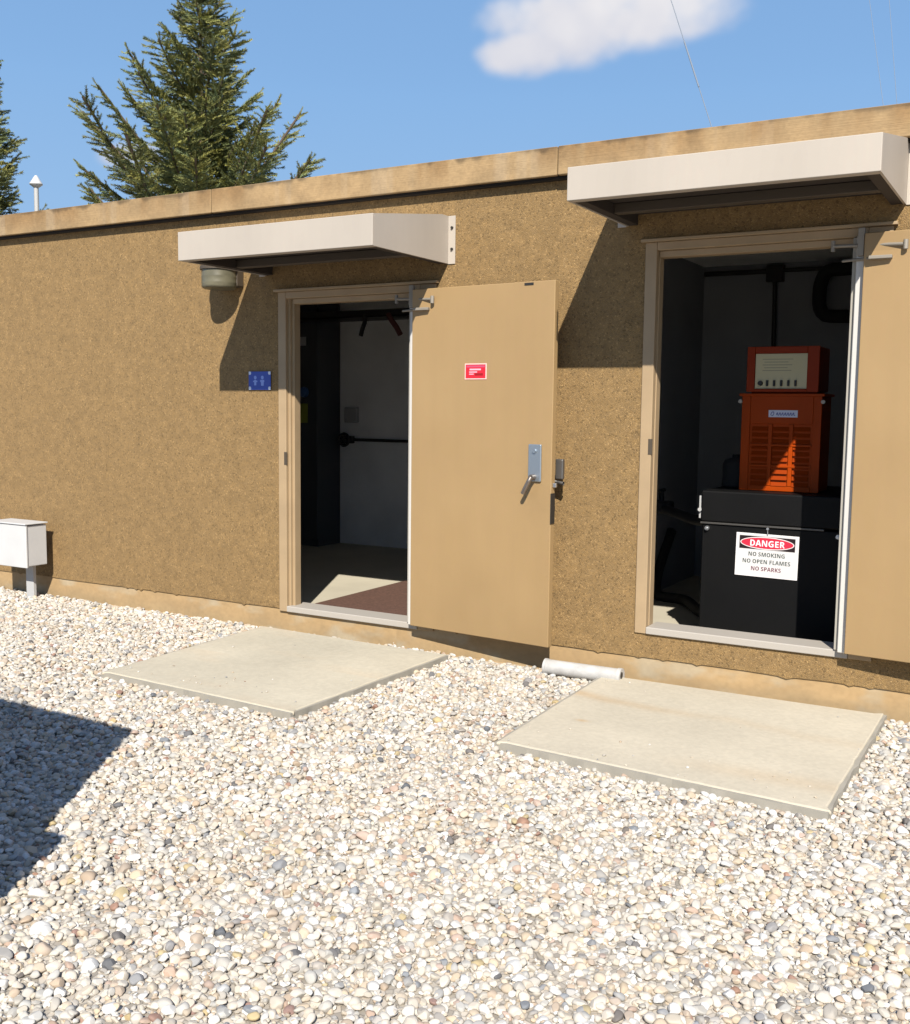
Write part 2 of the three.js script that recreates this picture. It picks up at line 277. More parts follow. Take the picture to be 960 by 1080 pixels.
    part('strike_plate', box(a + 0.050, a + 0.0735, d.sill + 1.0, d.sill + 1.09, 0.005, 0.0145, 0.002), M.bronze, f);

    const leaf = new THREE.Group(); leaf.name = 'door'; leaf.position.set(d.xh + 0.006, 0, 0.050); leaf.rotation.y = -0.0909; shelter.add(leaf);
    const W = 1.035, y0 = d.sill, y1 = d.top;
    part('door_leaf', box(0, W, y0, y1, 0, 0.045, 0.005), M.door, leaf, 2.4);
    const L = (x) => x * W;
    part('lock_plate', join(box(L(.852), L(.937), y0 + 0.985, y0 + 1.205, 0.0455, 0.06, 0.006), rod([L(.895), y0 + 1.165, 0.058], [L(.895), y0 + 1.165, 0.068], 0.013, 0.012, 20)), M.lock, leaf);
    part('door_handle', join(rod([L(.892), y0 + 1.012, 0.06], [L(.892), y0 + 1.012, 0.095], 0.018, 0.016, 20), tube([[L(.892), y0 + 1.012, 0.092], [L(.885), y0 + 0.99, 0.102], [L(.862), y0 + 0.945, 0.104], [L(.845), y0 + 0.915, 0.100]], 0.0135, 24)), M.lever, leaf);
    part('door_handle', join(rod([L(.955), y0 + 0.985, -0.03], [L(.955), y0 + 0.985, 0], 0.02, 0.02, 20), tube([[L(.955), y0 + 0.985, -0.032], [L(.99), y0 + 0.985, -0.045], [L(1.03), y0 + 0.975, -0.045]], 0.012, 20), box(L(.985), L(1.035), y0 + 1.0, y0 + 1.12, -0.05, -0.022, 0.008)), M.knob, leaf);
    part('latch_bolt', box(W + 0.0005, W + 0.022, y0 + 0.955, y0 + 0.98, 0.012, 0.032, 0.003), M.steel, leaf);
    part('latch_plate', box(W - 0.001, W + 0.004, y0 + 0.74, y0 + 0.92, 0.004, 0.05, 0.001), M.darkmetal, leaf);
    part('flush_bolt', box(L(.80), L(.86), y1 - 0.022, y1 - 0.007, 0.0445, 0.0475, 0.001), M.darkmetal, leaf);
    // hold-open arm at the head
    const arm = new THREE.Group(); arm.name = 'hold_open_arm'; shelter.add(arm);
    const s = k ? 1 : 0.85;
    part('rod', join(rod([d.xh - 0.16, d.top - 0.047, 0.03], [d.xh + 0.20 * s, d.top - 0.07, 0.125], 0.009), rod([d.xh - 0.16, d.top - 0.075, 0.03], [d.xh - 0.16, d.top - 0.02, 0.03], 0.011), rod([d.xh + 0.20 * s, d.top - 0.095, 0.13], [d.xh + 0.20 * s, d.top - 0.05, 0.128], 0.012)), M.arm, arm);
    part('bracket', join(box(d.xh + 0.03, d.xh + 0.14, d.top - 0.135, d.top - 0.118, 0.10, 0.135, 0.003), rod([d.xh - 0.11, d.top - 0.125, 0.03], [d.xh + 0.06, d.top - 0.128, 0.11], 0.007)), M.arm, arm);
    part('pivot', box(d.xh - 0.032, d.xh + 0.0, d.top - 0.11, d.top + 0.03, 0.057, 0.085, 0.004), M.arm, arm);
  }

  // canopies
  for (const [x0, x1, yb, yf, yw] of [[-1.101, 0.377, 2.492, 2.669, 2.783], [1.553, 3.027, 2.633, 2.797, 2.957]]) {
    const c = new THREE.Group(); c.name = 'canopy'; shelter.add(c); const zf = 0.836, t = 0.012;
    part('front_panel', join(box(x0, x1, yb, yf, zf - t, zf, 0.004), box(x0 + t, x1 - t, yb, yb + 0.010, zf - 0.06, zf - t - 0.001, 0.002)), M.canopy, c, 1.6);
    const top = yw < 2.9 ? yw : COPB - 0.004;                                     // stays under the roof edge at the wall
    for (const [a, b] of [[x0, x0 + t], [x1 - t, x1]]) {
      const s = new THREE.Shape(); s.moveTo(-zf + t, yb); s.lineTo(-0.001, yb); s.lineTo(-0.001, top); s.lineTo(-0.08, top); s.lineTo(-zf + t, yf); s.closePath();
      const g = new THREE.ExtrudeGeometry(s, { depth: t, bevelEnabled: false }); g.rotateY(Math.PI / 2); g.translate(a, 0, 0); part('side_panel', g, M.canopy, c, 1.6);
    }
    const s = new THREE.Shape(); s.moveTo(-zf + t, yf - 0.03); s.lineTo(-0.002, top - 0.03); s.lineTo(-0.002, top - 0.012); s.lineTo(-zf + t, yf - 0.012); s.closePath();
    const g = new THREE.ExtrudeGeometry(s, { depth: x1 - x0 - 2 * t - 0.002, bevelEnabled: false }); g.rotateY(Math.PI / 2); g.translate(x0 + t + 0.001, 0, 0); part('top_panel', g, M.canopy, c, 1.6);
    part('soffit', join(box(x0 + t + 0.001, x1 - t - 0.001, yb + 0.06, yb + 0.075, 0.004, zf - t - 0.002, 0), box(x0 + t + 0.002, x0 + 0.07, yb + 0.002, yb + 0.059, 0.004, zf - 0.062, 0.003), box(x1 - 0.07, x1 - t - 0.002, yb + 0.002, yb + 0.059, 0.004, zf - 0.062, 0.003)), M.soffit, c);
    part('crossbar', box(x0 + 0.072, x1 - 0.072, yb + 0.006, yb + 0.058, 0.32, 0.38, 0.004), M.bronze, c);
    for (const sx of [0, 1]) {
      const a = sx ? x1 : x0 - 0.052, fl = part('wall_flange', box(a + 0.0005, a + 0.0515, yb - 0.004, top, 0.001, 0.007, 0.002), M.canopy, c, 1.6);
      for (const q of [0.3, 0.75]) part('bolt', rod([a + 0.03, lerp(yb, top, q), 0.006], [a + 0.03, lerp(yb, top, q), 0.018], 0.009, 0.008, 6), M.darkmetal, fl);
    }
  }
}

// ---------- signs ----------
function signTex(w, h, draw) { const c = document.createElement('canvas'); c.width = w; c.height = h; draw(c.getContext('2d'), w, h); const t = new THREE.CanvasTexture(c); t.colorSpace = THREE.SRGBColorSpace; t.magFilter = THREE.LinearFilter; return t; }
function plate(name, label, category, w, h, tex, pos, ry, edge) {
  const o = thing(name, label, category, pos, ry);
  part('panel', box(-w / 2, w / 2, -h / 2, h / 2, 0, 0.003, 0.001), std({ color: edge, roughness: 0.5 }), o);
  const g = new THREE.PlaneGeometry(w * 0.996, h * 0.996); g.translate(0, 0, 0.0036); part('print', g, std({ map: tex, roughness: 0.45 }), o);
  return o;
}
const onLeaf = (d, lx, y) => { const a = 0.0909, z = 0.0452; return [d.xh + 0.006 + lx * Math.cos(a) - z * Math.sin(a), y, 0.050 + lx * Math.sin(a) + z * Math.cos(a)]; };
plate('door_sign', 'small red sign with pale border stuck on the left open door', 'sign', 0.158, 0.096, signTex(320, 192, (g, w, h) => {
  g.fillStyle = '#f3b9b3'; g.fillRect(0, 0, w, h); g.fillStyle = '#c41e2e'; g.fillRect(12, 12, w - 24, h - 24);
  g.fillStyle = '#f0a3b0'; g.fillRect(70, 62, 170, 20); g.fillRect(64, 96, 120, 14); g.fillRect(64, 122, 70, 12); g.fillStyle = '#8c0d12'; g.fillRect(150, 118, 120, 30); g.fillStyle = '#b04a66'; g.fillRect(24, 24, w - 48, 22);
}), onLeaf(D1, 0.492, 1.816), -0.0909, 0xe8b8b0);
plate('wall_sign', 'small blue sign with pale marks on the shaded wall left of the left door', 'sign', 0.20, 0.128, signTex(320, 200, (g, w, h) => {
  g.fillStyle = '#2b479f'; g.fillRect(0, 0, w, h); g.fillStyle = '#c9cfdc';
  for (const [x, y] of [[16, 16], [w - 16, 16], [16, h - 16], [w - 16, h - 16]]) { g.beginPath(); g.arc(x, y, 20, 0, 7); g.fill(); }
  g.fillStyle = '#7f96d6'; g.beginPath(); g.arc(96, 66, 20, 0, 7); g.fill(); g.fillRect(80, 92, 32, 60); g.fillRect(64, 100, 64, 16); g.beginPath(); g.arc(200, 66, 20, 0, 7); g.fill(); g.fillRect(168, 92, 60, 24); g.fillRect(180, 116, 40, 40);
}), [-1.152, 1.768, 0.006], 0, 0x2b479f);
const danger = plate('danger_sign', 'white danger sign with red and black heading on the black enclosure', 'sign', 0.372, 0.262, signTex(744, 524, (g, w, h) => {
  g.fillStyle = '#c6c4c5'; g.fillRect(0, 0, w, h); g.fillStyle = '#18090c'; g.fillRect(40, 30, w - 80, 160);
  g.fillStyle = '#d6cccd'; g.beginPath(); g.ellipse(w / 2, 110, 322, 77, 0, 0, 7); g.fill(); g.fillStyle = '#b8203a'; g.beginPath(); g.ellipse(w / 2, 110, 310, 66, 0, 0, 7); g.fill();
  g.fillStyle = '#e6dadb'; g.textAlign = 'center'; g.textBaseline = 'middle'; g.font = 'bold 104px sans-serif'; g.fillText('DANGER', w / 2, 113, 500);
  g.font = 'bold 68px sans-serif'; g.fillStyle = '#2f3d38'; g.fillText('NO SMOKING', w / 2, 250, 500); g.fillText('NO OPEN FLAMES', w / 2, 338, 640); g.fillStyle = '#5e2c38'; g.fillText('NO SPARKS', w / 2, 426, 430);
  g.strokeStyle = '#d8d6d6'; g.lineWidth = 6; g.strokeRect(6, 6, w - 12, h - 12);
}), [2.273, 0.728, -0.597], 0, 0xf0f0f0);
part('hook', join(rod([0, 0.125, 0.004], [0, 0.165, 0.004], 0.004), rod([0, 0.165, -0.003], [0, 0.165, 0.010], 0.008)), M.steel, danger);
danger.rotation.z = -0.012;

// ---------- wall lamp ----------
{
  const o = thing('wall_lamp', 'weathered wall lamp with cloudy glass lens above the left canopy shadow', 'lamp', [-1.41, 2.40, 0.001]);
  part('back_box', box(-0.115, 0.115, 0.02, 0.24, 0, 0.075, 0.012), M.bronze, o);
  const drum = new THREE.LatheGeometry([[0.0005, 0], [0.108, 0.001], [0.118, 0.008], [0.121, 0.02], [0.121, 0.034], [0.124, 0.04], [0.121, 0.046], [0.121, 0.075], [0.124, 0.081], [0.121, 0.087], [0.119, 0.13]].map((p) => new THREE.Vector2(...p)), 40); drum.translate(0, 0.003, 0.128);
  part('glass_lens', drum, std({ map: dataTex(256, 128, (u, v) => { const k = lerp(0.6, 1.25, fbm(u * 8, v * 5, 88, 4, 8)); return [0.125 * k, 0.115 * k, 0.075 * k]; }), roughness: 0.4 }), o);
  part('hood', join(rod([0, 0.133, 0.128], [0, 0.158, 0.128], 0.132, 0.130, 40), rod([0, 0.158, 0.128], [0, 0.215, 0.128], 0.122, 0.07, 40)), M.bronze, o);
}

// ---------- inside the right room ----------
{
  const t = thing('black_enclosure', 'large black steel enclosure standing inside the right doorway', 'enclosure', [2.47, 0.115, -1.05]);
  const L = (g) => { g.translate(-2.47, -0.115, 1.05); return g; };
  part('body', L(box(1.872, 3.08, 0.115, 0.900, -1.5, -0.6, 0.008)), M.black, t, 1);
  part('lid', L(box(1.862, 3.09, 0.912, 1.106, -1.51, -0.592, 0.012)), M.black, t, 1);
  part('lid_seam', L(box(1.862, 2.60, 0.9005, 0.9115, -1.49, -0.588, 0.002)), std({ color: C(0.10, 0.095, 0.09), roughness: 0.4, metalness: 0.6 }), t);
  for (const x of [1.905, 2.68]) part('bolt', L(join(rod([x, 0.873, -0.602], [x, 0.873, -0.582], 0.015, 0.013, 16), rod([x, 0.873, -0.584], [x, 0.873, -0.572], 0.009, 0.007, 6))), M.steel, t);
  part('bracket', L(join(box(1.845, 1.862, 0.93, 1.07, -0.66, -0.61, 0.003), rod([1.854, 0.985, -0.612], [1.854, 0.985, -0.592], 0.013, 0.012, 12))), M.greypaint, t);
}
{
  const t = thing('orange_cabinet', 'orange steel cabinet with louvred grille standing on the black enclosure', 'cabinet', [2.29, 1.106, -0.965]);
  const L = (g) => { g.translate(-2.29, -1.106, 0.94); return g; };
  part('body', L(join(box(2.046, 2.520, 1.109, 1.70, -1.04, -0.752, 0.010), box(2.046, 2.098, 1.109, 1.70, -0.7525, -0.74, 0.003), box(2.474, 2.522, 1.109, 1.70, -0.7525, -0.74, 0.003), box(2.099, 2.473, 1.109, 1.14, -0.7525, -0.74, 0.003), box(2.099, 2.473, 1.52, 1.70, -0.7525, -0.74, 0.003))), M.orange, t, 1);
  part('top_lip', L(box(2.030, 2.536, 1.688, 1.704, -1.05, -0.728, 0.004)), M.orange, t, 1);
  const xs = [2.099, 2.224, 2.349, 2.473];
  for (let c = 0; c < 3; c++) {
    for (let i = 0; i < 10; i++) { const y = 1.152 + i * 0.0375, g = box(-0.048, 0.048, -0.014, 0.014, -0.002, 0.002, 0.001); g.rotateX(-0.55); g.translate((xs[c] + xs[c + 1]) / 2, y, -0.745); part('louvre', L(g), M.orangeDark, t); }
  }
  for (const x of xs.slice(1, 3)) part('mullion', L(box(x - 0.012, x + 0.012, 1.141, 1.519, -0.751, -0.737, 0.003)), M.orange, t);
  for (const y of [1.262, 1.39]) part('crossbar', L(box(2.1, 2.472, y - 0.006, y + 0.006, -0.744, -0.735, 0.002)), M.orange, t);
  for (const x of [2.038, 2.530]) part('corner_bolt', L(rod([x, 1.655, -0.735], [x, 1.655, -0.722], 0.014, 0.012, 8)), M.sill, t);
  const g = new THREE.PlaneGeometry(0.172, 0.042); g.translate(2.297, 1.582, -0.7375);
  const bd = part('badge', L(box(2.21, 2.384, 1.56, 1.604, -0.7405, -0.738, 0.001)), M.sill, t);
  part('print', L(g), std({ map: signTex(344, 84, (q, w, h) => { q.fillStyle = '#c3c8da'; q.fillRect(0, 0, w, h); q.strokeStyle = '#46518c'; q.lineWidth = 9; q.lineJoin = 'round'; q.beginPath(); q.moveTo(26, 62); q.bezierCurveTo(30, 10, 70, 10, 62, 44); q.bezierCurveTo(56, 74, 30, 66, 40, 60); q.moveTo(92, 60); for (let i = 0; i < 7; i++) { const x = 92 + i * 32; q.bezierCurveTo(x + 6, 24, x + 20, 26, x + 16, 44); q.bezierCurveTo(x + 14, 62, x + 26, 64, x + 32, 56); } q.stroke(); }), roughness: 0.5 }), bd);
}
{
  const t = thing('control_box', 'red orange control box with cream faceplate on top of the orange cabinet', 'control box', [2.29, 1.704, -0.925]);
  const L = (g) => { g.translate(-2.29, -1.704, 0.9); return g; };
  part('body', L(join(box(2.075, 2.497, 1.716, 1.985, -1.05, -0.745, 0.010), box(2.09, 2.48, 1.7045, 1.7165, -1.03, -0.78, 0.002))), M.redorange, t);
  part('rim', L(join(box(2.072, 2.120, 1.714, 1.987, -0.744, -0.722, 0.004), box(2.430, 2.50, 1.714, 1.987, -0.744, -0.722, 0.004), box(2.1205, 2.4295, 1.945, 1.987, -0.744, -0.722, 0.004), box(2.1205, 2.4295, 1.714, 1.732, -0.744, -0.722, 0.004))), M.redorange, t);
  const fp = part('faceplate', L(box(2.121, 2.429, 1.733, 1.944, -0.7435, -0.734, 0.002)), M.cream, t);
  for (let i = 0; i < 6; i++) { const x = 2.155 + i * 0.042; part('switch', L(i === 0 ? rod([x, 1.766, -0.735], [x, 1.766, -0.712], 0.016, 0.013, 16) : box(x - 0.006, x + 0.006, 1.748, 1.784, -0.7345, -0.716, 0.003)), M.darkmetal, fp); }
  const g = new THREE.PlaneGeometry(0.25, 0.10); g.translate(2.275, 1.875, -0.7335);
  part('print', L(g), std({ map: signTex(250, 100, (q, w, h) => { q.fillStyle = '#c0b791'; q.fillRect(0, 0, w, h); q.fillStyle = '#97927a'; for (let i = 0; i < 5; i++) q.fillRect(14 + (i % 2) * 10, 12 + i * 17, 180 - (i * 37) % 70, 5); }), roughness: 0.6 }), fp);
}
{
  let o = mesh('air_filter', new THREE.LatheGeometry([[0.001, 0], [0.085, 0], [0.092, 0.012], [0.088, 0.03], [0.088, 0.15], [0.075, 0.175], [0.03, 0.19], [0.028, 0.21], [0.001, 0.212]].map((p) => new THREE.Vector2(...p)), 28), M.rubber); o.position.set(1.965, 1.106, -1.0); tag(o, 'black canister on the black enclosure left of the orange cabinet', 'canister');
  o = mesh('exhaust_pipe', tube([[3.4, 2.74, -3.2], [2.35, 2.74, -3.2], [2.06, 2.73, -3.2], [2.0, 2.62, -3.2], [2.0, 2.45, -3.2], [2.06, 2.37, -3.2], [2.35, 2.36, -3.2], [3.4, 2.36, -3.2]], 0.055, 80, 0.3), M.rubber); tag(o, 'thick black looping pipe high on the rear wall behind the orange cabinet', 'pipe');
  const c = thing('conduit', 'thin dark conduit running along the ceiling and down behind the orange control box', 'conduit', [0, 0, 0]);
  part('pipe', join(rod([1.0, 2.77, -3.34], [1.58, 2.77, -3.34], 0.022), rod([1.58, 2.77, -3.34], [3.2, 2.77, -3.34], 0.018), rod([1.60, 2.77, -3.34], [1.63, 1.2, -3.34], 0.018)), M.darkmetal, c);
  part('junction_box', box(1.53, 1.67, 2.68, 2.82, -3.40, -3.31, 0.006), M.darkmetal, c);
  part('strut', box(0.99, 3.0, 2.80, 2.838, -2.0, -1.95, 0.002), M.greypaint, c);
  const v = thing('supply_pipe', 'black supply pipe with a valve between the left wall and the black enclosure', 'pipe', [0, 0, 0]);
  part('pipe', tube([[0.99, 0.90, -1.7], [1.2, 0.90, -1.6], [1.45, 0.88, -1.35], [1.65, 0.86, -1.15], [1.866, 0.86, -1.05]], 0.035, 40), M.rubber, v);
  part('valve', join(rod([1.3, 0.93, -1.5], [1.3, 1.02, -1.5], 0.018), rod([1.3, 1.02, -1.56], [1.3, 1.02, -1.44], 0.012), box(1.22, 1.38, 0.855, 0.945, -1.56, -1.44, 0.02)), M.rubber, v);
  const hose = mesh('rubber_hose', tube([[1.8, 0.16, -1.35], [1.6, 0.155, -1.55], [1.35, 0.155, -1.95], [1.1, 0.155, -2.05], [1.02, 0.30, -2.3], [1.02, 0.6, -2.6]], 0.04, 50, 0.4), M.rubber); tag(hose, 'black rubber hose lying on the floor left of the black enclosure', 'hose');
}
// ---------- inside the left room ----------
{
  const t = thing('switchboard', 'tall dark electrical cabinet in the left room, seen at the doorway edge', 'cabinet', [-3.5, 0.115, -3.2]);
  part('body', box(-0.75, 0.56, 0, 2.62, -0.19, 0.20, 0.01), M.cabinet, t, 1);
  for (const x of [-0.74, -0.30, 0.14]) part('door', box(x, x + 0.42, 0.08, 2.55, 0.201, 0.222, 0.006), M.cabinet, t, 1);
  part('label_plate', box(0.33, 0.42, 2.10, 2.19, 0.2225, 0.226, 0.001), M.whitepaint, t);
  part('label_plate', box(0.30, 0.44, 1.30, 1.50, 0.2225, 0.226, 0.001), std({ color: C(0.25, 0.28, 0.03), roughness: 0.6 }), t);
  part('gauge', rod([0.40, 1.62, 0.222], [0.40, 1.62, 0.26], 0.055, 0.05, 24), std({ color: C(0.05, 0.12, 0.3), roughness: 0.4 }), t);
  const p = thing('wall_pipe', 'thin dark pipe with round valve across the rear wall of the left room', 'pipe', [-2.2, 1.24, -3.36]);
  part('pipe', rod([-1.2, 0, 0], [2.9, 0, 0], 0.016), M.darkmetal, p);
  part('valve_wheel', join(new THREE.TorusGeometry(0.062, 0.016, 10, 28), rod([0, -0.06, 0], [0, 0.06, 0], 0.008), rod([-0.06, 0, 0], [0.06, 0, 0], 0.008)).translate(-0.62, 0, 0.07), M.darkmetal, p);
  part('valve', join(rod([-0.62, 0, 0], [-0.62, 0, 0.07], 0.022), box(-0.69, -0.55, -0.04, 0.04, -0.03, 0.03, 0.01)), M.darkmetal, p);
  part('outlet_box', box(-0.66, -0.5, 0.18, 0.34, -0.035, 0.02, 0.01), M.greypaint, p);
  const q = thing('cable_tray', 'dark cable tray hanging below the ceiling of the left room', 'cable tray', [-2.2, 2.46, -2.95]);
  part('tray', join(box(-2.0, 3.0, 0, 0.012, -0.2, 0.2, 0), box(-2.0, 3.0, 0, 0.07, 0.188, 0.2, 0), box(-2.0, 3.0, 0, 0.07, -0.2, -0.188, 0)), M.darkmetal, q);
  for (const x of [-1.6, -0.3, 1.0, 2.3]) part('hanger', rod([x, 0.01, 0.19], [x, 0.375, 0.19], 0.008), M.darkmetal, q);
  part('cable', tube([[0.02, 0.02, 0.21], [0.03, -0.05, 0.215], [0.0, -0.12, 0.215], [-0.02, -0.18, 0.21]], 0.022, 20), M.rubber, q);
  part('cable', tube([[0.30, 0.02, 0.21], [0.34, -0.04, 0.215], [0.40, -0.11, 0.215], [0.44, -0.18, 0.21]], 0.026, 20), std({ color: C(0.10, 0.03, 0.025), roughness: 0.7 }), q);
  const m = mesh('door_mat', box(-0.985, 0.32, 0.1165, 0.128, -1.95, -0.24, 0.004), M.mat, scene, 0.8); tag(m, 'reddish brown rubber mat on the floor inside the left doorway', 'mat');
}

// ---------- slabs, pipe, meter box ----------
const SLABS = [];
function slab(label, pts, m, tile, ox, oy) { // corners: back left, back right, front right, front left (x, z)
  SLABS.push(pts); const cx = pts.reduce((t, p) => t + p[0], 0) / 4, cz = pts.reduce((t, p) => t + p[1], 0) / 4, o = thing('concrete_slab', label, 'concrete slab', [cx, 0, cz]), q = rng(Math.round(cx * 1000));
  const outline = (grow, rough) => { // slightly uneven, broken edges
    const s = new THREE.Shape(), P = [];
    pts.forEach((p, i) => { const n = pts[(i + 1) % 4], k = 26; for (let j = 0; j < k; j++) { const t = j / k, w = i && j ? rough * (q() - 0.5) * (q() > 0.85 ? 3 : 1) : 0, dx = n[0] - p[0], dz = n[1] - p[1], l = Math.hypot(dx, dz); P.push([p[0] + dx * t - cx + (-dz / l) * (w + grow), p[1] + dz * t - cz + (dx / l) * (w + grow)]); } });
    P.forEach(([x, z], i) => i ? s.lineTo(x, -z) : s.moveTo(x, -z)); s.closePath(); return s;
  };
  const top = new THREE.ExtrudeGeometry(outline(0.022, 0.003), { depth: 0.004, bevelEnabled: true, bevelThickness: 0.007, bevelSize: 0.007, bevelSegments: 2 }); top.rotateX(-Math.PI / 2); top.translate(0, 0.0265, 0);
  const u = uvm(top, tile); if (ox != null) { const a = u.attributes.uv; for (let i = 0; i < a.count; i++) a.setXY(i, a.getX(i) + ox, a.getY(i) + oy); }
  part('slab', u, m, o);
  const e = new THREE.ExtrudeGeometry(outline(0, 0.007), { depth: 0.110, bevelEnabled: false }); e.rotateX(-Math.PI / 2); e.translate(0, -0.0785, 0); part('slab_edge', e, M.slabedge, o, 1);
  return o;
}
slab('pale concrete slab on the gravel below the left doorway', [[-1.07, 0.09], [0.485, 0.13], [0.445, 1.655], [-1.01, 1.595]], M.pad, 2.0);
slab('pale concrete slab with a rusty streak below the right doorway', [[1.50, 0.05], [3.07, 0.03], [3.065, 1.585], [1.54, 1.50]], M.pad2, 1.6, 0.5, 0.5);
{
  const o = thing('white_pipe', 'short white plastic pipe lying against the wall between the two doors', 'pipe', [1.40, 0.047, 0.10], 0.03);
  const t = rod([-0.235, 0, 0], [0.215, 0, 0], 0.045, 0.045, 28); part('pipe', t, M.pvc, o);
  part('end_cap', rod([0.212, 0, 0], [0.236, 0, 0], 0.049, 0.049, 28), M.pvc, o); part('end_cap', rod([-0.25, 0, 0], [-0.232, 0, 0], 0.049, 0.049, 28), M.pvc, o);
  part('hole', rod([0.2365, 0.01, 0.01], [0.238, 0.01, 0.01], 0.02, 0.02, 16), M.darkmetal, o);
}
{
  const o = thing('meter_box', 'white metal utility box on a short post by the left end of the wall', 'utility box', [-3.53, 0, 0.2]);
  part('box', box(-0.22, 0.205, 0.285, 0.615, -0.1, 0.085, 0.008), M.whitepaint, o, 1);
  part('cover', box(-0.226, 0.211, 0.275, 0.622, 0.0855, 0.104, 0.006), M.whitepaint, o, 1);
  part('top_hood', box(-0.232, 0.217, 0.6225, 0.634, -0.105, 0.115, 0.004), M.whitepaint, o, 1);
  part('post', box(0.005, 0.095, -0.1, 0.285, -0.075, -0.045, 0.004), M.greypaint, o);
}
{ // unseen stand-in left of the view, shaped to cast the gravel shadow
  const o = thing('shadow_caster', 'unseen grey stepped box shaped to cast the gravel shadow at the left', 'shadow caster', [-0.2, 0, 4.62]);
  part('base', box(-1.6, 1.377, 0, 0.93, -0.42, 0.3, 0.01), M.greypaint, o);
  const s = new THREE.Shape(); s.moveTo(-1.5, 0.931); s.lineTo(1.255, 0.931); s.lineTo(1.154, 1.917); s.lineTo(-1.5, 1.917); s.closePath();
  const g = new THREE.ExtrudeGeometry(s, { depth: 0.62, bevelEnabled: false }); g.translate(0, 0, -0.42); part('hood', g, M.greypaint, o);
  for (const x of [-1.2, -0.3, 0.6]) part('door', box(x, x + 0.6, 0.08, 0.86, -0.437, -0.4205, 0.005), M.greypaint, o);
}

// ---------- trees ----------
const needleGeo = (() => { // a spray of needles round a twig along +x, length 1
  const P = [], r = rng(77);
  for (let i = 0; i < 46; i++) {
    const t = i / 46 * 0.96, a = r() * 6.283, l = (0.17 + 0.10 * r()) * (1 - 0.45 * t), w = 0.030, sx = 0.75 + 0.3 * r();
    const dir = new THREE.Vector3(l * sx, Math.cos(a) * l * 0.75, Math.sin(a) * l), side = new THREE.Vector3(-Math.sin(a) * 0.2, 0.4, Math.cos(a)).cross(dir).normalize().multiplyScalar(w);
    const b = new THREE.Vector3(t, 0, 0), e = b.clone().add(dir);
    P.push(b.x - side.x, b.y - side.y, b.z - side.z, b.x + side.x, b.y + side.y, b.z + side.z, e.x, e.y, e.z);
  }
  P.push(0, 0.012, 0, 0, -0.012, 0.008, 1, 0, 0, 0, 0, -0.012, 0, 0, 0.012, 1, 0, 0);
  const g = new THREE.BufferGeometry(); g.setAttribute('position', new THREE.Float32BufferAttribute(P, 3)); g.computeVertexNormals(); return g;
})();
const barkM = std({ color: C(0.085, 0.06, 0.042), roughness: 1 });
const needleM = std({ color: C(1, 1, 1), roughness: 0.75, side: THREE.DoubleSide });
